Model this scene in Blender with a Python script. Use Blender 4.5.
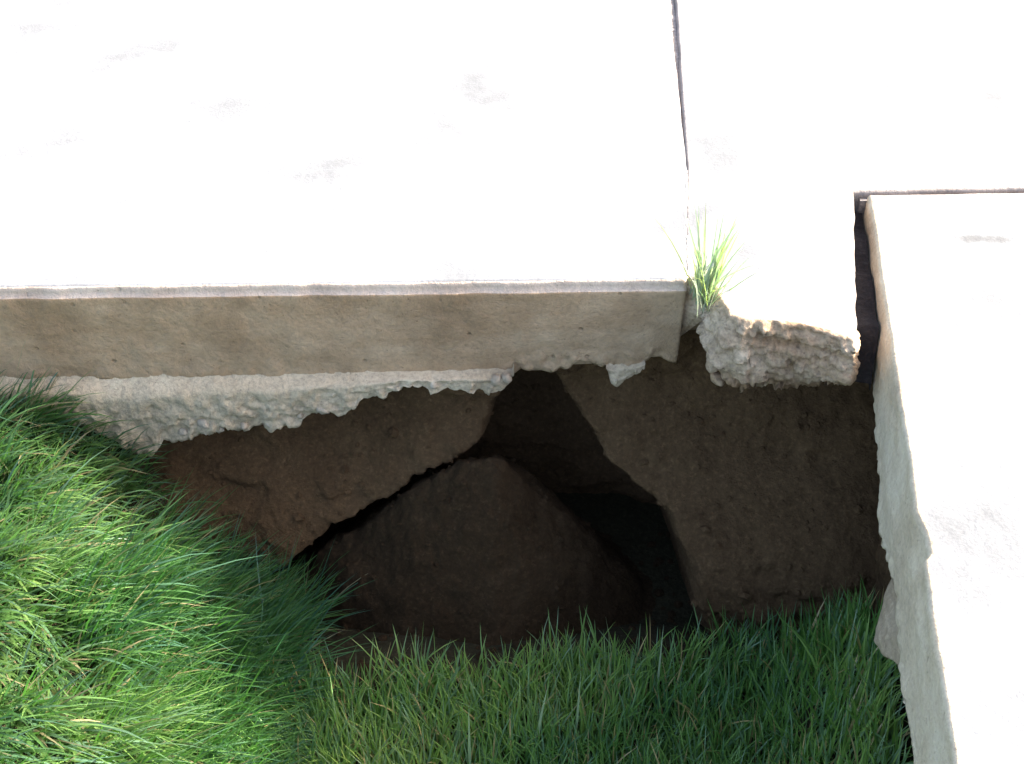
import bpy, bmesh, math
import numpy as np
from mathutils import Vector, noise as mnoise

for o in list(bpy.data.objects):
    bpy.data.objects.remove(o)
scene = bpy.context.scene
R = math.radians
rng = np.random.default_rng(11)

# ------------------------------------------------------------------ camera
F, PITCH, CAMH = 1050.0, R(42), 0.85
cam_d = bpy.data.cameras.new('camera')
cam = bpy.data.objects.new('camera', cam_d)
scene.collection.objects.link(cam)
cam.location = (0, 0, CAMH)
cam.rotation_euler = (math.pi / 2 - PITCH, 0, 0)
cam_d.sensor_width = 36
cam_d.lens = F / 1024 * 36
cam_d.clip_start = 0.02
cam_d.clip_end = 500
scene.camera = cam

# ------------------------------------------------------------------ sky, sun, exposure
SUN = Vector((0.80, 0.28, 0.42)).normalized()
w = bpy.data.worlds.new('World'); scene.world = w; w.use_nodes = True
nt = w.node_tree
bg = nt.nodes['Background']
sky = nt.nodes.new('ShaderNodeTexSky')
sky.sky_type = 'NISHITA'; sky.sun_disc = False
sky.sun_elevation = math.asin(SUN.z)
sky.sun_rotation = math.atan2(SUN.x, SUN.y)
sky.dust_density = 4.0; sky.ozone_density = 0.6; sky.air_density = 0.8
nt.links.new(sky.outputs[0], bg.inputs[0]); bg.inputs[1].default_value = 0.145
sd = bpy.data.lights.new('sun', 'SUN'); sd.energy = 5.0; sd.angle = R(0.5); sd.color = (1, 0.955, 0.88)
so = bpy.data.objects.new('sun', sd); scene.collection.objects.link(so)
so.rotation_euler = SUN.to_track_quat('Z', 'Y').to_euler(); so.location = (3, 4, 6)
vs = scene.view_settings
vs.view_transform = 'Standard'; vs.look = 'None'; vs.gamma = 1; vs.use_curve_mapping = False
vs.exposure = 2.4

# ------------------------------------------------------------------ pixel helpers
cp, sp = math.cos(PITCH), math.sin(PITCH)
def ray(px, py):
    a, b = (px - 512) / F, -(py - 382) / F
    return np.array([a, b * sp + cp, b * cp - sp])
def on_z(px, py, z=0.0):
    d = ray(px, py); t = (z - CAMH) / d[2]
    return np.array([d[0] * t, d[1] * t])
def on_y(px, py, y):
    d = ray(px, py); t = y / d[1]
    return np.array([d[0] * t, CAMH + d[2] * t])            # x, z
def to_px(P):
    P = np.asarray(P, float)
    rel = P - np.array([0, 0, CAMH])
    dep = rel[..., 1] * cp - rel[..., 2] * sp
    u = rel[..., 1] * sp + rel[..., 2] * cp
    return np.stack([512 + F * rel[..., 0] / dep, 382 - F * u / dep], -1)
def on_vplane(px, py, A, B):
    """point where a pixel meets the vertical plane through plan points A, B"""
    d = ray(px, py); n = np.array([-(B[1] - A[1]), B[0] - A[0]])
    t = (n @ A) / (n @ d[:2])
    return np.array([d[0] * t, d[1] * t, CAMH + d[2] * t])

# ------------------------------------------------------------------ numpy noise
def _h(i, j, k, s):
    n = (i * 374761393 + j * 668265263 + k * 2147483647 + s * 1274126177) & 0xFFFFFFFF
    n = ((n ^ (n >> 13)) * 1274126177) & 0xFFFFFFFF
    n = ((n ^ (n >> 15)) * 2246822519) & 0xFFFFFFFF
    return ((n ^ (n >> 16)) & 0xFFFFFF) / float(0xFFFFFF) * 2 - 1
def vnoise(P, scale, seed=0):
    Q = np.asarray(P, float) * scale + 137.3
    I = np.floor(Q).astype(np.int64); f = Q - I
    f = f * f * f * (f * (f * 6 - 15) + 10)
    r = 0
    for a in (0, 1):
        for b in (0, 1):
            for c in (0, 1):
                wgt = (f[..., 0] if a else 1 - f[..., 0]) * (f[..., 1] if b else 1 - f[..., 1]) * (f[..., 2] if c else 1 - f[..., 2])
                r = r + wgt * _h(I[..., 0] + a, I[..., 1] + b, I[..., 2] + c, seed)
    return r
def fbm(P, scale, octv=4, seed=0, gain=0.5):
    r, a = 0, 1.0
    for o in range(octv):
        r = r + a * vnoise(P, scale * 2 ** o, seed + o); a *= gain
    return r
def worley(P, scale, seed=0):
    """nearest-cell distance (in cell units) and a random value of that cell"""
    Q = np.asarray(P, float) * scale + 91.7
    I = np.floor(Q).astype(np.int64)
    best = np.full(Q.shape[:-1], 9.0); val = np.zeros(Q.shape[:-1])
    for a in (-1, 0, 1):
        for b in (-1, 0, 1):
            for c in (-1, 0, 1):
                i, j, k = I[..., 0] + a, I[..., 1] + b, I[..., 2] + c
                ctr = np.stack([i + .5 + .45 * _h(i, j, k, seed), j + .5 + .45 * _h(i, j, k, seed + 1), k + .5 + .45 * _h(i, j, k, seed + 2)], -1)
                d = np.linalg.norm(Q - ctr, axis=-1); m = d < best
                best = np.where(m, d, best); val = np.where(m, _h(i, j, k, seed + 3), val)
    return best, val
def lumps(P, scale, seed=0):
    """rounded aggregate: domes of uneven height, dark joints between"""
    d, v = worley(P, scale, seed)
    return (np.clip(1 - (d / .75) ** 2, -.2, 1)) * (.35 + .65 * (v * .5 + .5)) + .5 * v - .35
def sstep(a, b, x):
    t = np.clip((x - a) / (b - a), 0, 1); return t * t * (3 - 2 * t)

# ------------------------------------------------------------------ object helpers
def link(name, me, mat=None, parent=None):
    o = bpy.data.objects.new(name, me); scene.collection.objects.link(o)
    if mat is not None: me.materials.append(mat)
    if parent is not None: o.parent = parent
    return o
def empty(name, loc):
    o = bpy.data.objects.new(name, None); scene.collection.objects.link(o)
    o.location = loc; o.empty_display_size = 0.05
    bpy.context.view_layer.update()
    return o
def tag(o, label, cat, group=None):
    o['label'] = label; o['category'] = cat; o['kind'] = 'thing'
    if group: o['group'] = group
def own(o, parent):                 # parent, keeping world coordinates of the mesh
    o.parent = parent
    o.location = -parent.location
    return o
def grid_mesh(name, P, smooth=True, flip=False):
    Rr, N = P.shape[:2]
    idx = np.arange(Rr * N).reshape(Rr, N)
    q = np.stack([idx[:-1, :-1], idx[:-1, 1:], idx[1:, 1:], idx[1:, :-1]], -1).reshape(-1, 4)
    if flip: q = q[:, ::-1]
    me = bpy.data.meshes.new(name)
    me.from_pydata(P.reshape(-1, 3).tolist(), [], q.tolist())
    if smooth: me.polygons.foreach_set('use_smooth', [True] * len(q))
    me.update(); return me

# ------------------------------------------------------------------ materials
def new_mat(name):
    m = bpy.data.materials.new(name); m.use_nodes = True
    n = m.node_tree; return m, n, n.nodes['Principled BSDF']
def nd(n, t, **kw):
    x = n.nodes.new(t)
    for k, v in kw.items():
        if k in x.inputs: x.inputs[k].default_value = v
        else: setattr(x, k, v)
    return x
def ramp(n, src, stops):
    r = n.nodes.new('ShaderNodeValToRGB')
    while len(r.color_ramp.elements) < len(stops): r.color_ramp.elements.new(0.5)
    for e, (p, c) in zip(r.color_ramp.elements, stops):
        e.position = p; e.color = (*c, 1)
    n.links.new(src, r.inputs[0]); return r.outputs[0]
def mixc(n, fac, a, b, mode='MIX'):
    m = n.nodes.new('ShaderNodeMix'); m.data_type = 'RGBA'; m.blend_type = mode
    for s, v in ((m.inputs[0], fac), (m.inputs[6], a), (m.inputs[7], b)):
        if hasattr(v, 'is_linked'): n.links.new(v, s)
        else: s.default_value = v if isinstance(v, float) else (*v, 1)
    return m.outputs[2]
def geo_pos(n):
    return n.nodes.new('ShaderNodeNewGeometry').outputs['Position']
def noise_tex(n, pos, scale, detail=6, rough=0.6):
    t = nd(n, 'ShaderNodeTexNoise', Scale=scale, Detail=detail, Roughness=rough)
    n.links.new(pos, t.inputs['Vector']); return t.outputs['Fac']
def bump(n, bsdf, hs, strength=0.5):
    prev = None
    for h, dist in hs:
        b = nd(n, 'ShaderNodeBump', Strength=strength, Distance=dist)
        n.links.new(h, b.inputs['Height'])
        if prev: n.links.new(prev, b.inputs['Normal'])
        prev = b.outputs[0]
    n.links.new(prev, bsdf.inputs['Normal'])

def concrete(name, dark, mid, light, stain=None, grit=0.35):
    m, n, b = new_mat(name); pos = geo_pos(n)
    big = noise_tex(n, pos, 9, 8, 0.62); fine = noise_tex(n, pos, 170, 5, 0.7); med = noise_tex(n, pos, 42, 6, .65)
    col = ramp(n, big, [(0.3, dark), (0.5, mid), (0.72, light)])
    col = mixc(n, grit, col, ramp(n, fine, [(0.3, tuple(c * 0.5 for c in mid)), (0.55, light), (0.75, tuple(min(1, c * 1.25) for c in light))]), 'OVERLAY')
    vor = nd(n, 'ShaderNodeTexVoronoi', Scale=120.0); n.links.new(pos, vor.inputs['Vector'])
    pit = ramp(n, vor.outputs['Distance'], [(0.0, (0, 0, 0)), (0.16, (1, 1, 1))])
    sel = ramp(n, noise_tex(n, pos, 33, 3), [(0.5, (1, 1, 1)), (0.62, (0, 0, 0))])
    hole = mixc(n, 1.0, pit, sel, 'LIGHTEN')
    col = mixc(n, 0.45, col, hole, 'MULTIPLY')
    v2 = nd(n, 'ShaderNodeTexVoronoi', Scale=34.0); n.links.new(pos, v2.inputs['Vector'])
    bug = ramp(n, v2.outputs['Distance'], [(0.05, (0, 0, 0)), (0.13, (1, 1, 1))])
    bug = mixc(n, 1.0, bug, ramp(n, noise_tex(n, pos, 17, 2), [(.52, (1, 1, 1)), (.6, (0, 0, 0))]), 'LIGHTEN')
    col = mixc(n, .35, col, bug, 'MULTIPLY')
    if stain is not None:
        mp = nd(n, 'ShaderNodeMapping'); mp.inputs['Scale'].default_value = (1, 2.2, 4)
        n.links.new(pos, mp.inputs['Vector'])
        s = ramp(n, noise_tex(n, mp.outputs[0], 6, 6, 0.6), [(0.38, (0, 0, 0)), (0.66, (1, 1, 1))])
        col = mixc(n, s, col, mixc(n, 1.0, col, stain, 'MULTIPLY'))
    n.links.new(col, b.inputs['Base Color']); b.inputs['Roughness'].default_value = 0.92
    b.inputs['Specular IOR Level'].default_value = 0.25
    grains = noise_tex(n, pos, 420, 3, .6)
    bump(n, b, [(grains, 0.0011), (fine, 0.0026), (med, 0.005), (hole, 0.002), (bug, 0.003)], 0.75)
    return m

M = {}
M['formed'] = concrete('formed_concrete', (.30, .215, .135), (.41, .305, .20), (.52, .405, .28), (.86, .82, .77))
M['footing'] = concrete('rough_concrete', (.35, .285, .205), (.49, .415, .315), (.59, .515, .405), None, 0.6)
M['flank'] = concrete('pale_flank_concrete', (.44, .355, .25), (.56, .465, .335), (.64, .55, .42), None, 0.35)
M['edge'] = concrete('tooled_edge_concrete', (.42, .33, .26), (.55, .45, .365), (.63, .53, .44), None, 0.3)
M['broken'] = concrete('broken_concrete', (.24, .185, .13), (.46, .38, .29), (.62, .53, .425), (.66, .55, .45), 0.7)
M['pebble'] = concrete('pale_aggregate', (.36, .29, .21), (.46, .39, .30), (.56, .48, .38), None, 0.3)

def top_concrete(name, spots):
    """weathered pale slab: mottling plus a few soft grey scuffs (plan x, y, half length, half width, strength)"""
    m, n, b = new_mat(name); pos = geo_pos(n)
    big = noise_tex(n, pos, 5, 8, .6); fine = noise_tex(n, pos, 220, 4, .7); med = noise_tex(n, pos, 45, 6, .7)
    col = ramp(n, big, [(.28, (.116, .118, .120)), (.38, (.145, .1475, .151)), (.52, (.195, .199, .204)), (.75, (.25, .255, .261))])
    col = mixc(n, .25, col, ramp(n, fine, [(.3, (.30, .30, .30)), (.6, (.6, .6, .6))]), 'OVERLAY')
    col = mixc(n, ramp(n, noise_tex(n, pos, 27, 7, .75), [(.62, (0, 0, 0)), (.76, (.6, .6, .6))]), col, (.085, .083, .08))
    wob = nd(n, 'ShaderNodeTexNoise', Scale=35.0, Detail=5.0); n.links.new(pos, wob.inputs['Vector'])
    for (x, y, a, c, s) in spots:
        mp = nd(n, 'ShaderNodeMapping', vector_type='TEXTURE')
        mp.inputs['Location'].default_value = (x, y, 0); mp.inputs['Scale'].default_value = (a, c, 1)
        n.links.new(pos, mp.inputs['Vector'])
        g = nd(n, 'ShaderNodeTexGradient', gradient_type='SPHERICAL'); n.links.new(mp.outputs[0], g.inputs[0])
        mu = nd(n, 'ShaderNodeMath', operation='MULTIPLY'); n.links.new(g.outputs['Fac'], mu.inputs[0]); n.links.new(wob.outputs['Fac'], mu.inputs[1])
        mk = ramp(n, mu.outputs[0], [(.06, (0, 0, 0)), (.34, (s, s, s))])
        col = mixc(n, mk, col, (.095, .095, .095))
    n.links.new(col, b.inputs['Base Color']); b.inputs['Roughness'].default_value = .9
    b.inputs['Specular IOR Level'].default_value = .25
    bump(n, b, [(fine, .0012), (med, .0025)], .5)
    return m
sc = [(*on_z(978, 239), .075, .02, 1.0), (*on_z(925, 400), .04, .03, .25), (*on_z(905, 262), .012, .01, .3)]
M['top_a'] = top_concrete('slab_top_plain', [(*on_z(232, 203), .02, .02, .3), (*on_z(540, 122), .03, .02, .3), (*on_z(310, 90), .1, .02, .15)])
M['top_b'] = top_concrete('slab_top_joint', [(*on_z(740, 316), .06, .02, .2), (*on_z(800, 300), .06, .02, .15)])
M['top_c'] = top_concrete('slab_top_scuffed', sc)

def soil(name, a, b_, c, bumpd=.012):
    m, n, b = new_mat(name); pos = geo_pos(n)
    big = noise_tex(n, pos, 11, 8, .65); fine = noise_tex(n, pos, 130, 6, .7); med = noise_tex(n, pos, 38, 8, .7)
    col = ramp(n, big, [(.3, a), (.52, b_), (.72, c)])
    col = mixc(n, .5, col, ramp(n, fine, [(.3, tuple(x * .4 for x in b_)), (.55, b_), (.8, tuple(x * 1.9 for x in c))]))
    n.links.new(col, b.inputs['Base Color']); b.inputs['Roughness'].default_value = 1.0
    b.inputs['Specular IOR Level'].default_value = .1
    bump(n, b, [(fine, .004), (med, bumpd)], .8)
    return m
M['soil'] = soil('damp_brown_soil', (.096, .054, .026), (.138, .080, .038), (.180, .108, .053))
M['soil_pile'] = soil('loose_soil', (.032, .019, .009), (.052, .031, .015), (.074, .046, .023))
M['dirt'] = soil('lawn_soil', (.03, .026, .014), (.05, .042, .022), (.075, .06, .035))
M['crust'] = soil('pale_dirt_crust', (.27, .195, .12), (.38, .285, .18), (.48, .38, .26), .003)
M['filler'] = soil('joint_filler_fibre', (.20, .175, .155), (.30, .265, .24), (.38, .34, .31), .002)
M['board'] = soil('gap_shade_dark', (.022, .018, .017), (.036, .030, .028), (.06, .05, .045), .002)  # near-black, so the slab gap reads as deep shade
M['sand'] = soil('joint_sand', (.40, .36, .30), (.52, .48, .42), (.6, .56, .5), .002)

def leaf(name):
    m, n, b = new_mat(name)
    at = nd(n, 'ShaderNodeAttribute', attribute_name='tint')
    n.links.new(at.outputs['Color'], b.inputs['Base Color'])
    b.inputs['Roughness'].default_value = .32; b.inputs['Specular IOR Level'].default_value = .6
    tr = nd(n, 'ShaderNodeBsdfTranslucent'); 
    tc = mixc(n, 1.0, at.outputs['Color'], (.68, 1.0, .5), 'MULTIPLY'); n.links.new(tc, tr.inputs[0])
    mx = nd(n, 'ShaderNodeMixShader'); mx.inputs[0].default_value = .38
    n.links.new(b.outputs[0], mx.inputs[1]); n.links.new(tr.outputs[0], mx.inputs[2])
    n.links.new(mx.outputs[0], n.nodes['Material Output'].inputs['Surface'])
    return m
M['grass'] = leaf('grass_blade')
M['tuft'] = leaf('tuft_blade')
def plain(name, c, r=.9):
    m, n, b = new_mat(name); pos = geo_pos(n)
    n.links.new(ramp(n, noise_tex(n, pos, 3, 8), [(.3, tuple(x * .6 for x in c)), (.7, tuple(x * 1.3 for x in c))]), b.inputs['Base Color'])
    b.inputs['Roughness'].default_value = r; return m

# ------------------------------------------------------------------ slab builder
NR = 34
def slab_mesh(name, outline):
    """outline: CLOSED list (counter-clockwise in plan) of dicts x,y,zb,prof,amp -> watertight rough-edged slab"""
    n = len(outline)
    XY = np.array([[o['x'], o['y']] for o in outline])
    bamp = np.array([o.get('bamp', o['amp'] * 1.5) for o in outline])
    zb = np.array([o['zb'] for o in outline]); amp = np.array([o['amp'] for o in outline])
    prof = np.array([o['prof'] for o in outline]); chip = np.array([o.get('chip', 0.0) for o in outline])
    nxt, prv = np.roll(XY, -1, 0), np.roll(XY, 1, 0)
    def nrm(v): return v / np.maximum(1e-9, np.linalg.norm(v, axis=1, keepdims=True))
    e1, e2 = nrm(nxt - XY), nrm(XY - prv)
    nn = nrm(np.stack([e1[:, 1] + e2[:, 1], -(e1[:, 0] + e2[:, 0])], 1))
    acc = np.zeros_like(nn)                                            # let the normals swing round corners, so the arris never crosses itself
    for k in range(-7, 8):
        dd = np.linalg.norm(XY - np.roll(XY, -k, 0), axis=1, keepdims=True)
        acc += np.roll(nn, -k, 0) * np.exp(-(dd / .011) ** 2)
    nn = nrm(acc)
    rows = []
    # plain profile (0): small rounded arris;  lip (1): rounded nose, then a fine ledge;  broken (2): ragged, leaning out
    base0 = [(-.005, 0), (-.0015, -.0012), (0, -.005)]
    base1 = [(-.007, 0), (-.003, -.001), (-.0006, -.004), (0, -.008), (.0, -.0135), (.0055, -.0150), (.006, -.018)]
    for r in range(NR):
        off = np.zeros(n); z = np.zeros(n)
        for p, b in ((0, base0), (1, base1)):
            k = len(b); sel = prof == p
            if r < k: o_, z_ = b[r]; off[sel] = o_; z[sel] = z_
            else:
                t = (r - k + 1) / (NR - k)
                z[sel] = b[-1][1] + (zb[sel] - b[-1][1]) * t; off[sel] = b[-1][0]
        sel = prof == 2
        t = r / (NR - 1)
        z[sel] = zb[sel] * t ** 1.25
        off[sel] = -.007 + .021 * t ** .5 - .02 * max(0, t - .8) / .2
        c = chip * max(0, 1 - abs(r / NR) / .38) ; off = off - c
        if r == 0: z = z * 0
        P = np.stack([XY[:, 0] + nn[:, 0] * off, XY[:, 1] + nn[:, 1] * off, z], 1)
        d = fbm(P, 28, 5, 3, .55)
        lay = np.where(prof == 2, .45 * vnoise(P * np.array([.35, .35, 3.2]), 40, 9) + 1.0 * worley(P * np.array([.7, .7, 1.3]), 48, 12)[1] + .7 * worley(P, 105, 15)[1] + .3 * lumps(P, 150, 18), 0)
        a = amp * (1.0 if r > 2 else (.35, .55, .8)[r]) * np.where((prof == 2) & (r < 4), .55, 1)
        d = np.where(prof == 2, d * .6, d)
        if r < 5: d = d + np.where(prof == 2, .9 * vnoise(P, 85, 44) + .6 * vnoise(P, 170, 45), 0)
        P[:, :2] += nn * (a * (d + lay))[:, None]
        if r > NR - 7:
            f = (r - (NR - 7)) / 6
            P[:, 2] -= bamp * f * (lumps(P * np.array([1, 1, .2]), 60, 21) + .6 * lumps(P * np.array([1, 1, .2]), 140, 23))
            P[:, :2] += nn * (bamp * .8 * min(1, f * 2) * lumps(P, 75, 25))[:, None]
        rows.append(P)
    A = np.array(rows)
    verts = A.reshape(-1, 3)
    idx = np.arange(NR * n).reshape(NR, n); i2 = np.roll(idx, -1, 1)
    q = np.stack([idx[:-1], idx[1:], i2[1:], i2[:-1]], -1).reshape(-1, 4).tolist()
    faces = q + [idx[0].tolist(), idx[-1][::-1].tolist()]
    me = bpy.data.meshes.new(name); me.from_pydata(verts.tolist(), [], faces)
    sm = np.ones(len(faces), bool); sm[-2:] = False
    mi = np.zeros(len(faces), int)
    me.polygons.foreach_set('use_smooth', sm)
    me.update()
    bm = bmesh.new(); bm.from_mesh(me); bm.faces.ensure_lookup_table()
    bmesh.ops.triangulate(bm, faces=[f for f in bm.faces if len(f.verts) > 4])
    bm.to_mesh(me); bm.free(); me.update()
    return me

def sample(A, B, ds, fn):
    A, B = np.array(A[:2]), np.array(B[:2]); L = np.linalg.norm(B - A); k = max(1, int(L / ds))
    return [dict(zip(('x', 'y'), A + (B - A) * (i / k)), **fn(A + (B - A) * (i / k))) for i in range(k)]
def interp_poly(pl):
    pl = sorted(pl); xs = [p[0] for p in pl]; ys = [p[1] for p in pl]
    return lambda v: float(np.interp(v, xs, ys))
side = lambda p: dict(zb=-.14, prof=0, amp=.0012, joint=True)
M['joint_side'] = concrete('grey_joint_concrete', (.20, .175, .155), (.28, .245, .22), (.35, .31, .28), None, .3)

# ------- left slab: front edge through (0,288) and (690,279)
LA, LB = on_z(0, 288), on_z(688, 279.5)
fd = (LB - LA) / np.linalg.norm(LB - LA)
def front_pt(px):
    d = ray(px, 284)
    n = np.array([-fd[1], fd[0]]); t = (n @ LA) / (n @ d[:2]); return d[:2] * t
def front_z(px, py, push=0.0):
    n = np.array([-fd[1], fd[0]]); A = LA - n * push
    return on_vplane(px, py, A, A + fd)
bot = [(-900, 377), (505, 376), (518, 369), (570, 365), (578, 358), (604, 360), (625, 364), (640, 362), (647, 357), (664, 356), (674, 361), (690, 361)]
bp = [front_z(*b) for b in bot]
zb_front = interp_poly([(b[0], b[2]) for b in bp])
J0, J1, J2 = on_z(672, 0), on_z(687, 170), on_z(688, 280)       # joint between left and middle slab
jd = (J0 - J1) / np.linalg.norm(J0 - J1)
JF = J0 + jd * 2.8
LW = LA - fd * 2.6
perp = np.array([-fd[1], fd[0]])
LBk = LW + perp * (float((JF - LW) @ perp))
def lf(p):
    return dict(zb=zb_front(p[0]), prof=1, amp=.0011, bamp=.006 if -.01 < p[0] < .215 else .002)
gap = .006
def shift(p, dx): return np.array([p[0] + dx, p[1]])
EL = LB
outl = []
outl += sample(LW, LA - fd * .25, .05, lf)
outl += sample(LA - fd * .25, EL, .0035, lf)
outl += sample(EL + np.array([.0015, .006]), shift(J1, .0015), .006, lambda p: dict(zb=-.115, prof=0, amp=.001, joint=True))
outl += sample(shift(J1, .0015), shift(J0, -.0065), .02, side)
outl += sample(shift(J0, -.0065), shift(JF, -.0065), .2, side)
outl += sample(JF - np.array([.0065, 0]), LBk, .3, side)
outl += sample(LBk, LW, .3, side)
slab_l = empty('concrete_slab', (float(LA[0]) * .3, float(LA[1]), -.14))
tag(slab_l, 'large pale concrete slab with brownish formed front edge, left of the long joint', 'concrete slab', 'concrete slabs')
me = slab_mesh('slab_body', outl)
def two_tone(me, topm, sidem, outline, nrow=2):
    """top surface and arris in the trowelled material, flanks in the rough one, sawn joints in grey"""
    me.materials.append(topm); me.materials.append(sidem); me.materials.append(M['joint_side'])
    n = len(me.vertices) // NR
    for p in me.polygons:
        v = p.vertices
        if max(v) // n < nrow: p.material_index = 0
        else: p.material_index = 2 if outline[v[0] % n].get('joint') else 1
two_tone(me, M['top_a'], M['formed'], outl)
me.materials.append(M['edge'])
for p in me.polygons:
    if p.material_index == 1 and p.center.z > -.0158: p.material_index = 3
own(link('slab_body', me), slab_l)

# rough concrete that ran out under the form: footing, ragged lower edge
def ragged(name, outline_px, push, ztop_px, mat, parent, seed, amp=.007, ds=.0028, back=.16):
    pts = [front_z(px, py, push) for px, py in outline_px]
    zt = [front_z(px, py, 0) for px, py in ztop_px]
    zf, ztf = interp_poly([(p[0], p[2]) for p in pts]), interp_poly([(p[0], p[2]) for p in zt])
    x0, x1 = pts[0][0], pts[-1][0]
    n = int((x1 - x0) / ds); xs = np.linspace(x0, x1, n)
    k = 26; rows = []
    zbv = np.array([zf(x) for x in xs]); ztv = np.array([ztf(x) for x in xs])
    fy = LA[1] + (xs - LA[0]) * fd[1] / fd[0]
    endf = sstep(0, .012, xs - x0) * sstep(0, .012, x1 - xs)
    offs = [(-.004, 0)] + [(.0035 + (push) * sstep(0, .25, np.array(t)) , t) for t in np.linspace(.0, 1, k)]
    for o_, t in offs:
        z = ztv + (zbv - ztv) * t
        P = np.stack([xs, fy - o_ * (1 if t > 0 else 1), z], 1)
        a = amp * min(1, .12 + t * 1.4)
        P[:, 1] -= a * (.4 * fbm(P, 30, 4, seed, .5) + .35 * lumps(P, 55, seed) + .45 * worley(P, 70, seed + 1)[1] * sstep(.15, .5, np.array(t)) + .25 * lumps(P + .3, 120, seed + 3))
        P[:, 2] -= a * sstep(.5, 1, np.array(t)) * .9 * lumps(P * np.array([1, .3, .3]), 70, seed + 5)
        rows.append(P)
    last = rows[-1].copy()
    for dy, dz in ((.008, -.004), (.03, .004), (.07, .02), (back, .05)):
        P = last.copy(); P[:, 1] += dy; P[:, 2] = np.minimum(P[:, 2] + dz, -.12)
        P[:, 2] += .006 * fbm(P, 40, 3, seed + 8); rows.append(P)
    P = np.array(rows)
    me = grid_mesh(name, P, True, flip=True)
    me.materials.append(mat)
    o = bpy.data.objects.new(name, me); scene.collection.objects.link(o)
    return own(o, parent), P
foot_out = [(-420, 430), (0, 440), (80, 424), (110, 438), (135, 450), (152, 458), (164, 440), (186, 438), (214, 434), (222, 425), (240, 431), (258, 424), (272, 428), (300, 422), (318, 410), (330, 408), (338, 414), (352, 408), (362, 400), (385, 394), (400, 386), (428, 386), (431, 392), (445, 388), (470, 389), (492, 391), (508, 386), (514, 372)]
foot_top = [(-420, 372), (60, 372), (130, 371), (300, 370), (514, 365)]
foot, FP = ragged('footing', foot_out, .022, foot_top, M['footing'], slab_l, 40)
chunk, _ = ragged('footing', [(606, 366), (611, 382), (617, 386), (626, 381), (640, 372), (645, 364)], .010, [(606, 362), (645, 358)], M['footing'], slab_l, 47, amp=.006, ds=.0016)
foot['label'] = 'ragged pale concrete lip under the formed edge'

def rock(seed, sz, rough=.3, sub=2):
    bm = bmesh.new(); bmesh.ops.create_icosphere(bm, subdivisions=sub, radius=1)
    V = np.array([v.co[:] for v in bm.verts])
    d = 1 + rough * fbm(V, 1.1, 3, seed)
    for v, k in zip(bm.verts, d): v.co = v.co * k
    for v in bm.verts: v.co.x *= sz[0]; v.co.y *= sz[1]; v.co.z *= sz[2]
    me = bpy.data.meshes.new('rock'); bm.to_mesh(me); bm.free()
    me.polygons.foreach_set('use_smooth', [sub > 1] * len(me.polygons)); return me
peb = [rock(s, (.0105, .008, .008), .45) for s in range(5)]
for p in peb: p.materials.append(M['pebble'])
for i, (px, py, s) in enumerate([(325, 409, 1.15), (205, 423, 1.0), (218, 428, .8), (270, 423, .7), (350, 402, .6), (496, 380, 1.1), (506, 377, .8), (183, 431, .7), (245, 425, .7), (433, 384, .7), (300, 416, .6)]):
    p = front_z(px, py, .022)
    o = bpy.data.objects.new('pebble', peb[i % 5]); scene.collection.objects.link(o)
    o.parent = slab_l; o.location = Vector(p) - slab_l.location; o.scale = (s, s, s); o.rotation_euler = tuple(rng.uniform(0, 6, 3))

# ------- middle slab (L-shaped), broken front
RC = on_z(869, 194.5); RE = on_z(954, 764)                          # right slab's left edge
rd = (RE - RC) / np.linalg.norm(RE - RC)
MB0 = on_z(854, 191.5); MB1 = on_z(1024, 188.5)                     # joint behind right slab
bdv = (MB1 - MB0) / np.linalg.norm(MB1 - MB0); MBF = MB0 + bdv * 2.2
ML = [on_z(*p) for p in [(713, 287), (718, 303), (728, 316), (745, 322), (770, 323), (792, 325), (818, 330), (838, 336), (856, 341)]]
MR = on_z(861, 342)
mb = [front_z(px, py, float(LA[1] - 1.045)) for px, py in [(700, 364), (706, 368), (716, 373), (731, 382), (750, 385), (770, 385), (792, 382), (806, 376), (818, 370), (840, 360), (850, 354), (866, 348)]]
mz = interp_poly([(p[0], p[2]) for p in mb])
brk = lambda p: dict(zb=mz(p[0]), prof=2, amp=.0055)
outm = []
for a, b in zip(ML[:-1], ML[1:]): outm += sample(a, b, .0025, brk)
outm += sample(ML[-1], MR + np.array([.002, .03]), .003, lambda p: dict(zb=-.085, prof=2, amp=.003))
outm += sample(MR + np.array([.002, .03]), MB0, .006, lambda p: dict(zb=-.10, prof=0, amp=.0018, joint=True))
outm += sample(MB0, MB0 + bdv * .5, .012, side)
outm += sample(MB0 + bdv * .5, MBF, .1, side)
MFar = np.array([MBF[0], JF[1]])
outm += sample(MBF, MFar, .3, side) + sample(MFar, JF + np.array([.0065, 0]), .3, side)
outm += sample(JF + np.array([.0065, 0]), J0 + np.array([.0065, 0]), .2, side)
outm += sample(J0 + np.array([.0065, 0]), J1 + np.array([-.0015, 0]), .02, side)
outm += sample(J1 + np.array([-.0015, 0]), J2 + np.array([-.0036, .01]), .006, side)
outm += sample(J2 + np.array([-.0036, .01]), ML[0], .003, lambda p: dict(zb=-.055, prof=0, amp=.002))
slab_m = empty('concrete_slab', (.25, 1.2, -.12))
tag(slab_m, 'pale concrete slab with broken crumbling front end, between the long joint and dark gap', 'concrete slab', 'concrete slabs')
me = slab_mesh('slab_body', outm); two_tone(me, M['top_b'], M['broken'], outm, 1)
own(link('slab_body', me), slab_m)
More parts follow.
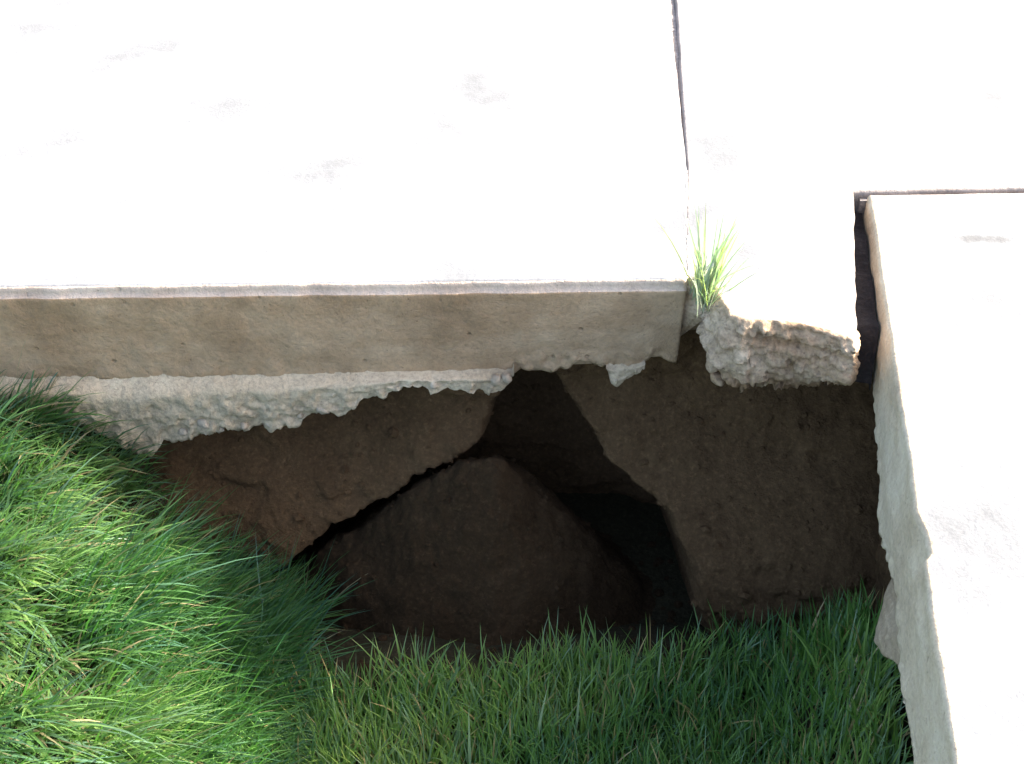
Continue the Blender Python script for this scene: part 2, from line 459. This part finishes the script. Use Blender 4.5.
# loose fragments in the broken face
frag = [rock(60 + s, (.012, .009, .007), .6, 2) for s in range(5)]
for p in frag: p.materials.append(M['broken'])
for i, (px, py, s) in enumerate([(716, 360, 1.5), (735, 372, 1.3), (760, 380, 1.2), (775, 352, 1.2), (800, 366, 1.4), (828, 360, 1.1), (850, 355, 1.5), (745, 340, 1.1), (725, 335, 1.2), (812, 345, 1.0), (790, 380, .9), (718, 380, .9)]):
    p = front_z(px, py, float(LA[1] - 1.056))
    o = bpy.data.objects.new('concrete_fragment', frag[i % 5]); scene.collection.objects.link(o)
    o.parent = slab_m; o.location = Vector(p) + Vector((0, .004, 0)) - slab_m.location; o.scale = (s, s, s); o.rotation_euler = tuple(rng.uniform(0, 6, 3))

# ------- right slab
rb = [(872, 380), (875, 430), (878, 480), (879, 533), (894, 590), (899, 662), (913, 764)]
rbp = [on_vplane(px, py, RC, RE) for px, py in rb]
rz = interp_poly([(-p[1], p[2]) for p in rbp])
chip_y = [on_z(922, y)[1] for y in (512, 532, 552, 560)]
def rf(p):
    c = float(np.interp(-p[1], [-chip_y[0], -chip_y[1], -chip_y[2], -chip_y[3]], [0, .006, .008, 0]))
    return dict(zb=min(-.05, rz(-p[1])), prof=0, amp=.0018, bamp=.0028, chip=c)
RX = np.array([-rd[1], rd[0]])                                      # towards +x
if RX[0] < 0: RX = -RX
RB1 = RC + bdv * 2.0; REnd = RC + rd * 3.2
Rfr = REnd + RX * 2.0
outr = sample(RC, RE + rd * .1, .0035, rf) + sample(RE + rd * .1, REnd, .05, rf)
outr += sample(REnd, Rfr, .2, side) + sample(Rfr, RB1, .2, side)
outr += sample(RB1, RC + bdv * .5, .1, side) + sample(RC + bdv * .5, RC, .012, side)
slab_r = empty('concrete_slab', (1.2, .7, -.14))
tag(slab_r, 'pale concrete slab with chipped left edge and grey scuff, beyond the dark gap', 'concrete slab', 'concrete slabs')
me = slab_mesh('slab_body', outr); two_tone(me, M['top_c'], M['flank'], outr, 1)
own(link('slab_body', me), slab_r)
# dirt-crusted spill hanging below the right slab's edge
yl = np.array([on_vplane(890, y, RC, RE)[1] for y in (535, 690)])
n = 70; ys = np.linspace(yl[0], yl[1], n)
rows = []
oz = interp_poly([(-on_vplane(px, py, RC - RX * .018, RE - RX * .018)[1], on_vplane(px, py, RC - RX * .018, RE - RX * .018)[2]) for px, py in [(879, 535), (872, 570), (866, 600), (862, 625), (862, 645), (872, 662), (892, 685)]])
for t in np.linspace(0, 1, 30):
    zt = np.array([rz(-y) + .010 for y in ys]); zb_ = np.array([oz(-y) for y in ys])
    x = RC[0] + (ys - RC[1]) * rd[0] / rd[1]
    hgt = np.minimum(zb_, zt - .004) - zt
    th = t * 2.2
    env = np.clip(-hgt / .10, 0, 1)
    P = np.stack([x + .006 + env * (-.016 * math.sin(min(th, 2.2)) + .06 * max(0, t - .75) / .25) + .004, ys, zt + hgt * min(1, t / .8)], 1)
    P[:, 0] -= .005 * (fbm(P, 26, 3, 77, .5) + .3 * lumps(P, 70, 79)) * env; P[:, 2] += .002 * t * fbm(P, 50, 3, 78)
    rows.append(P)
o = own(link('dirt_crust', grid_mesh('dirt_crust', np.array(rows)), M['crust']), slab_r)
o['label'] = 'dirt-stained spill under the slab edge'

# ------- joint fillers (recessed strips): one along the long joint, one behind the right slab
def strip(name, pts, wid, z, zbot, mat):
    pts = np.array(pts); nn = len(pts)
    P = np.zeros((4, nn, 3)); d = np.gradient(pts, axis=0); d /= np.linalg.norm(d, axis=1, keepdims=True)
    nr = np.stack([d[:, 1], -d[:, 0]], 1)
    wid = np.broadcast_to(wid, nn)[:, None]; z = np.broadcast_to(z, nn)
    for r, (s, zz) in enumerate(((-1, zbot), (-1, None), (1, None), (1, zbot))):
        P[r, :, :2] = pts + nr * wid * s; P[r, :, 2] = z if zz is None else zz
    P[1:3, :, 2] += .0012 * fbm(P[1:3], 90, 3, 5)
    return link(name, grid_mesh(name, P, False, True), mat)
tt = np.linspace(0, 1, 160)[:, None]
f1 = strip('joint_strip', np.concatenate([(JF + (J0 - JF) * tt)[::4], J0 + (J1 - J0) * tt[1:]]), .0052, -.006, -.13, M['filler'])
tag(f1, 'dark fibre strip in the long joint between the two back slabs', 'joint strip')
f2 = strip('joint_sand', (J1 + (J2 - J1) * tt)[1:-6], .0012, -.0006, -.12, M['sand'])
tag(f2, 'pale sand filling the narrow joint just behind the grass tuft', 'joint filling')
mid0, mid1 = (MB0 + RC) / 2, (MBF + RB1) / 2
f3 = strip('joint_strip', mid0 + (mid1 - mid0) * tt, .0028, -.012, -.13, M['filler'])
tag(f3, 'dark strip in the cross joint behind the right-hand slab', 'joint strip')
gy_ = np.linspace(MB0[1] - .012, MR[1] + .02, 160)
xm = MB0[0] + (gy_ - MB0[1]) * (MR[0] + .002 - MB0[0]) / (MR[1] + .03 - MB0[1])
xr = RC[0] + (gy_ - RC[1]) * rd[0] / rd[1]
f4 = strip('gap_shade_board', np.stack([(xm + xr) / 2, gy_], 1), np.maximum(.003, (xr - xm) * .5 - .0035), -.030 + .003 * np.sin(gy_ * 60) - .055 * sstep(MR[1] + .07, MR[1] + .02, gy_), -.10, M['board'])  # board added to block bounce light and keep this gap dark
tag(f4, 'black board added to darken the gap between the broken slab and right-hand slab', 'shade board')

# ------------------------------------------------------------------ ground (one sheet), soil banks
def gz(x, y):
    x, y = np.asarray(x, float), np.asarray(y, float)
    P = np.stack([x, y, 0 * x], -1)
    edge = -.45 - .04 * (y - .6) / .5                                # foot of the grassy bank on the left
    m = 1 - sstep(-.20, .10, x - edge)
    hollow = -.49 - .15 * sstep(.86, 1.08, y)
    bank = -.225 + .05 * sstep(-.55, -1.2, x)
    z = hollow + (bank - hollow) * m
    z = z + .012 * fbm(P, 9, 3, 51)
    z = z + .17 * sstep(-.12, .03, x - (RC[0] + (y - RC[1]) * rd[0] / rd[1])) * (1 - sstep(.78, .95, y)) * (x < 1.2)
    far = sstep(.9, 2.0, np.maximum(np.maximum(-x - .2, x - 1.2), np.maximum(-y - .4, y - 3)))
    z = z * (1 - far) + (-.16 + .05 * fbm(P, .35, 2, 4)) * far
    inside = (x > -1.6) & (x < 2.6) & (y > 1.45)                      # below the slabs
    return np.where((y > 1.5) & (z > -.24), -.24, z)
gx = np.concatenate([-np.geomspace(60, 1.0, 28), np.arange(-.98, 1.0, .02), np.geomspace(1.0, 60, 28)])
gy = np.concatenate([-np.geomspace(60, .5, 28), np.arange(-.48, 1.9, .02), np.geomspace(1.9, 80, 28)])
GX, GY = np.meshgrid(gx, gy)
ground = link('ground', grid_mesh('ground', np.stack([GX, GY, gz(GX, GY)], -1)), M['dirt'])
ground['kind'] = 'structure'

# soil bank below the slabs: a wall with an arched, deeper washed-out recess
arch = np.array([(225, 610), (285, 574), (330, 543), (380, 508), (430, 474), (470, 452), (490, 438), (492, 410), (500, 385), (515, 368), (545, 368), (560, 392), (578, 428), (604, 466), (640, 506), (668, 532), (686, 570), (697, 610), (712, 655), (720, 760), (120, 760), (150, 665)], float)
def sdf(Q, poly):
    d = np.full(Q.shape[:-1], 1e9); ins = np.zeros(Q.shape[:-1], bool)
    for a, b in zip(poly, np.roll(poly, -1, 0)):
        e = b - a; wv = Q - a; t = np.clip((wv @ e) / (e @ e), 0, 1)
        d = np.minimum(d, np.linalg.norm(wv - t[..., None] * e, axis=-1))
        c = ((a[1] > Q[..., 1]) != (b[1] > Q[..., 1])) & (Q[..., 0] < (b[0] - a[0]) * (Q[..., 1] - a[1]) / (b[1] - a[1] + 1e-12) + a[0])
        ins ^= c
    return np.where(ins, d, -d)
WX = np.arange(-1.0, .80, .004); WZ = np.arange(-.11, -.76, -.004)
X, Z = np.meshgrid(WX, WZ)
Y0 = LA[1] + (X - LA[0]) * fd[1] / fd[0] + .07 + .06 * sstep(-.05, -.25, X) - (.20 + .06 * sstep(.05, .3, X)) * sstep(-.22, -.52, Z)
P = np.stack([X, Y0, Z], -1)
Q = to_px(P) + 6 * np.stack([fbm(P, 18, 5, 61, .6), fbm(P, 18, 5, 62, .6)], -1)
sdv = sdf(Q, arch)
rec = sstep(-10, 34, sdv) * .34
P[..., 1] += rec + .018 * fbm(P, 7, 5, 63, .5) - .004 * lumps(P, 22, 64) - .0025 * lumps(P, 60, 67) + .006 * vnoise(P * np.array([.2, .2, 1]), 60, 68)
bank = link('soil_bank', grid_mesh('soil_bank', P), M['soil']); bank['kind'] = 'structure'
BP = P.reshape(-1, 3)
# bank below the right slab
SY = np.arange(1.45, -.9, -.008); SZ = np.arange(-.045, -.66, -.008)
Y, Z = np.meshgrid(SY, SZ)
X = RC[0] + (Y - RC[1]) * rd[0] / rd[1] + .018 + .06 * sstep(-.1, -.3, Z)
P = np.stack([X, Y, Z], -1); P[..., 0] += .010 * fbm(P, 14, 5, 66, .55)
sbank = link('soil_bank', grid_mesh('soil_bank', P, True), M['soil']); sbank['kind'] = 'structure'

# heap of loose earth in the recess
hb = on_y(500, 660, 1.36)
U, V = np.meshgrid(np.linspace(-.50, .38, 190), np.linspace(-.24, .28, 120))
rr = ((np.abs(U) / np.where(U > 0, .26, .43)) ** 1.4 + (np.abs(V) / .27) ** 1.4 + .015) ** (1 / 1.4)
hz = .27 * np.clip(1 - rr, -.3, 1) ** 1.0
P = np.stack([U - .025, 1.10 + V, -.64 + np.where(rr < 1, .385 * (1 - rr), -.06 * (rr - 1))], -1)
P[..., 2] += (.022 * fbm(P, 7, 4, 71) + .004 * lumps(P, 40, 72) + .005 * lumps(P, 85, 73)) * sstep(1.25, .8, rr)
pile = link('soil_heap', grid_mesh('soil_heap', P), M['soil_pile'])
tag(pile, 'cone of loose brown earth in the dark hollow under the slab', 'soil heap')

# crumbs of soil
def merged_rocks(name, spots, mat):
    vs_, fs_ = [], []; base = [rock(90 + s, (1, .85, .7), .5, 1) for s in range(4)]
    k = 0
    for i, (p, s) in enumerate(spots):
        b = base[i % 4]; a = rng.uniform(0, 6.28); c, s_ = math.cos(a), math.sin(a)
        V = np.array([v.co[:] for v in b.vertices]) * s
        V = np.stack([V[:, 0] * c - V[:, 1] * s_, V[:, 0] * s_ + V[:, 1] * c, V[:, 2]], 1) + p
        vs_ += V.tolist(); fs_ += [[j + k for j in f.vertices] for f in b.polygons]; k += len(V)
    me = bpy.data.meshes.new(name); me.from_pydata(vs_, [], fs_); return link(name, me, mat)
spots = []
for i in range(260):
    x, y = rng.uniform(-.35, .5), rng.uniform(.86, 1.25)
    spots.append((np.array([x, y, float(gz(x, y)) + .002]), rng.uniform(.003, .010)))
HP = P.reshape(-1, 3)
for i in rng.choice(len(HP), 420, replace=False):
    if HP[i, 2] > -.56: spots.append((HP[i] + np.array([0, 0, .001]), rng.uniform(.0015, .0055)))
cl = [(BP[i], rng.uniform(.002, .006) * (1 if rng.random() < .9 else 2)) for i in rng.choice(len(BP), 1500, replace=False) if abs(BP[i, 0]) < .6 and BP[i, 2] > -.6]
clods = merged_rocks('soil_clods', cl, M['soil']); clods['kind'] = 'stuff'
clods['label'] = 'small clods of earth sticking out of the bank under the slab'; clods['category'] = 'soil'
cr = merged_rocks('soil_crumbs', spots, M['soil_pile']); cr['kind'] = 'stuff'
cr['label'] = 'crumbs of brown earth on the floor of the hollow'; cr['category'] = 'soil'

# ------------------------------------------------------------------ grass
def blades(base, L, az, lean, curl, width, col, levels=4):
    """arrays -> (verts, faces, colours). lean 0 = upright, 1 = lying; curl bends the tip further over"""
    n = len(L); t = np.linspace(0, 1, levels + 1)
    V = np.zeros((n, 2 * levels + 1, 3)); C = np.zeros((n, 2 * levels + 1, 4)); C[..., 3] = 1
    dirx, diry = np.cos(az), np.sin(az)
    px = np.zeros(n); pz = np.zeros(n); seg = L / levels
    tw = rng.normal(0, .5, n)
    side = np.stack([-np.sin(az + tw), np.cos(az + tw), np.zeros(n)], 1)
    wob = rng.normal(0, .10, n)
    for k in range(levels + 1):
        if k:
            ang = lean + curl * (k - .5) / levels
            px = px + np.sin(ang) * seg; pz = pz + np.cos(ang) * seg
        ctr = base + np.stack([dirx * px - diry * px * wob * t[k], diry * px + dirx * px * wob * t[k], pz], 1)
        wd = width * (1 - t[k] ** 2.2) * (.7 + .6 * min(1, t[k] * 3) * (1 if k else .6))
        shade = 1.0
        c = col * (1 + .10 * t[k])
        if k < levels:
            V[:, 2 * k] = ctr - side * wd[:, None] / 2; V[:, 2 * k + 1] = ctr + side * wd[:, None] / 2
            C[:, 2 * k, :3] = c; C[:, 2 * k + 1, :3] = c
        else:
            V[:, 2 * k] = ctr; C[:, 2 * k, :3] = c
    nv = 2 * levels + 1; q = []
    for k in range(levels - 1): q.append([2 * k, 2 * k + 1, 2 * k + 3, 2 * k + 2])
    q = np.array(q); tr = np.array([[2 * levels - 2, 2 * levels - 1, 2 * levels]])
    return V, C, q, tr, nv
def blades_mesh(name, packs):
    vs_, cs, loops, starts, totals = [], [], [], [], []
    off = 0; ls = 0
    for V, C, q, tr, nv in packs:
        n = len(V); vs_.append(V.reshape(-1, 3)); cs.append(C.reshape(-1, 4))
        b = off + np.arange(n)[:, None, None] * nv
        for f in (q, tr):
            I = (b + f[None]).reshape(-1, f.shape[1]); loops.append(I.reshape(-1))
            starts.append(ls + np.arange(len(I)) * f.shape[1]); totals.append(np.full(len(I), f.shape[1])); ls += I.size
        off += n * nv
    V = np.concatenate(vs_); Cc = np.concatenate(cs); Lp = np.concatenate(loops); St = np.concatenate(starts); To = np.concatenate(totals)
    me = bpy.data.meshes.new(name); me.vertices.add(len(V)); me.vertices.foreach_set('co', V.reshape(-1))
    me.loops.add(len(Lp)); me.loops.foreach_set('vertex_index', Lp.astype(np.int32))
    me.polygons.add(len(St)); me.polygons.foreach_set('loop_start', St.astype(np.int32))
    try: me.polygons.foreach_set('loop_total', To.astype(np.int32))
    except Exception: pass
    me.polygons.foreach_set('use_smooth', np.ones(len(St), bool))
    a = me.color_attributes.new('tint', 'FLOAT_COLOR', 'POINT'); a.data.foreach_set('color', Cc.reshape(-1))
    me.update(calc_edges=True); me.validate(); return me
def tint(n, dry=.05, P=None):
    g1, g2, g3 = np.array([.065, .160, .035]), np.array([.115, .225, .055]), np.array([.080, .165, .085])
    u = rng.random((n, 1)); v = rng.random((n, 1))
    c = g1 + (g2 - g1) * u; c = np.where(v > .68, g3 + (g1 - g3) * u * .4, c)
    if P is not None:
        k = fbm(P, 7, 3, 31)[:, None]; c = c * (1 + .35 * np.clip(k, -1, 1))
        c[:, 0:1] *= (1 + .25 * np.clip(k, -1, 1))
    d = rng.random((n, 1)) < dry
    return np.where(d, np.array([.27, .24, .11]) * (.7 + .5 * u), c)
packs = []
def edge_x(y): return -.45 - .04 * (y - .6) / .5
def scatter(n, x0, x1, y0, y1):
    return rng.uniform(x0, x1, n), rng.uniform(y0, y1, n)
fy_line = lambda x: LA[1] + (x - LA[0]) * fd[1] / fd[0]
rx_line = lambda y: RC[0] + (y - RC[1]) * rd[0] / rd[1]
# bank on the left: long blades combed over to the right
x, y = scatter(66000, -1.15, -.10, .20, 1.16)
slope = (x - edge_x(y))
keep = (slope < .10 - .16 * rng.random(len(x))) & (y < fy_line(x) - .035)
keep &= ~((y > .98) & (slope > -.14 + .1 * rng.random(len(x))))
x, y = x[keep], y[keep]; n = len(x)
B = np.stack([x, y, gz(x, y) - .004], 1)
wd_, wv_ = worley(B * np.array([1, 1, 0]) + np.array([0, 0, .01]), 17, 36)             # grass grows in clumps
clump = (.62 + .55 * (1 - wd_)) * (1 + .28 * wv_)
az = rng.normal(-.25, .45, n) + .5 * fbm(B, 6, 2, 35) + .8 * wv_
tail = rng.random(n)
packs.append(blades(B, rng.uniform(.06, .125, n) * clump * (1 + .4 * (tail > .93)), az, np.abs(rng.normal(.42, .28, n)), rng.uniform(.5, 1.5, n), rng.uniform(.0016, .0046, n), tint(n, .08, B) * np.array([.92, .88, 1.0]) * (1 + .18 * wv_[:, None]), 5))
# hollow in front: upright, finer, tinted brighter in place of missing fill light
x, y = scatter(36000, -.40, .66, .20, .95)
rear = .878 + .04 * sstep(.1, .4, x) + .03 * fbm(np.stack([x, x * 0, x * 0], 1), 7, 3, 33) - .02 * sstep(.0, -.25, x)
keep = (x > edge_x(y) + .02 * rng.random(len(x))) & (x < rx_line(y) + .045) & (y < rear - .06 * rng.random(len(x)) ** 2)
x, y = x[keep], y[keep]; n = len(x)
B = np.stack([x, y, gz(x, y) - .004], 1)
az = rng.uniform(0, 6.283, n); az = np.where(rng.random(n) < .5, rng.normal(1.6, .9, n), az)
packs.append(blades(B, rng.uniform(.045, .10, n), az, np.abs(rng.normal(.12, .16, n)), rng.uniform(.1, .9, n), rng.uniform(.0018, .0034, n), tint(n, .06, B) * np.array([1.9, 1.55, 1.5]), 4))
# long shaded blades trailing off the bank into the hollow
x, y = scatter(5000, -.54, -.26, .60, 1.03)
keep = (np.abs(x - edge_x(y) - .02) < .09); x, y = x[keep], y[keep]; n = len(x)
B = np.stack([x, y, gz(x, y) - .004], 1)
packs.append(blades(B, rng.uniform(.09, .17, n), rng.normal(.15, .6, n), np.abs(rng.normal(.55, .3, n)), rng.uniform(.4, 1.2, n), rng.uniform(.0018, .003, n), tint(n, .03, B), 6))
x, y = scatter(260, -.47, -.32, .78, 1.02); n = len(x)
B = np.stack([x, y, gz(x, y) - .004], 1)
packs.append(blades(B, rng.uniform(.11, .20, n), rng.normal(.35, .6, n), np.abs(rng.normal(.45, .3, n)), rng.uniform(.3, 1.1, n), rng.uniform(.0018, .003, n), tint(n, .03, B) * np.array([1, 1, 1.2]), 6))
# a few tall single stalks, painted pale as sunlit highlights
tips = [(535, 712), (575, 700), (612, 640), (470, 735), (690, 700), (830, 690), (340, 700), (655, 660)]
bb = []
for px, py in tips:
    d = ray(px, py + 45); t = (-.49 - CAMH) / d[2]; bb.append((d[0] * t, d[1] * t, -.495))
bb = np.array(bb); n = len(bb)
packs.append(blades(bb, np.full(n, .165), rng.normal(1.6, .5, n), np.full(n, .05), rng.uniform(.05, .25, n), np.full(n, .0042), np.tile(np.array([.36, .42, .26]), (n, 1)), 5))
# lawn further out, beyond the picture
x, y = scatter(26000, -2.6, 1.0, -1.6, 1.15)
keep = ~((x > -1.15) & (y > .20)) & (y < fy_line(x) - .03) & (x < rx_line(y) + .01)
x, y = x[keep], y[keep]; n = len(x); B = np.stack([x, y, gz(x, y) - .004], 1)
packs.append(blades(B, rng.uniform(.05, .11, n), rng.uniform(0, 6.28, n), np.abs(rng.normal(.35, .25, n)), rng.uniform(.4, 1.3, n), rng.uniform(.003, .0055, n), tint(n, .05, B), 4))
gr = link('grass', blades_mesh('grass', packs), M['grass']); gr['kind'] = 'stuff'
gr['label'] = 'long green grass on the left bank and across the hollow'; gr['category'] = 'grass'

# ------------------------------------------------------------------ tuft in the joint
tb = on_z(699, 296, -.012)
tuft = empty('grass_tuft', (float(tb[0]), float(tb[1]), -.02))
tag(tuft, 'small pale green grass tuft sprouting from the slab joint at the broken corner', 'grass tuft')
for i in range(95):
    u = rng.random()
    b = np.array([[rng.normal(.006, .007), rng.normal(-.002, .012), rng.uniform(-.004, .004)]])
    L = np.array([rng.uniform(.07, .14)]) if i > 28 else np.array([rng.uniform(.03, .06)])
    a_ = rng.normal(1.1, 1.0) if i % 3 else rng.uniform(0, 6.28)
    c = np.array([[.34, .38, .26]]) * (.6 + .6 * u) if i % 4 else np.array([[.42, .40, .17]])
    pk = blades(b, L, np.array([a_]), np.array([abs(rng.normal(.12, .20))]), np.array([rng.uniform(.1, .9)]), np.array([rng.uniform(.0016, .0030)]), c, 5)
    o = link('blade', blades_mesh('blade', [pk]), M['tuft'], tuft)
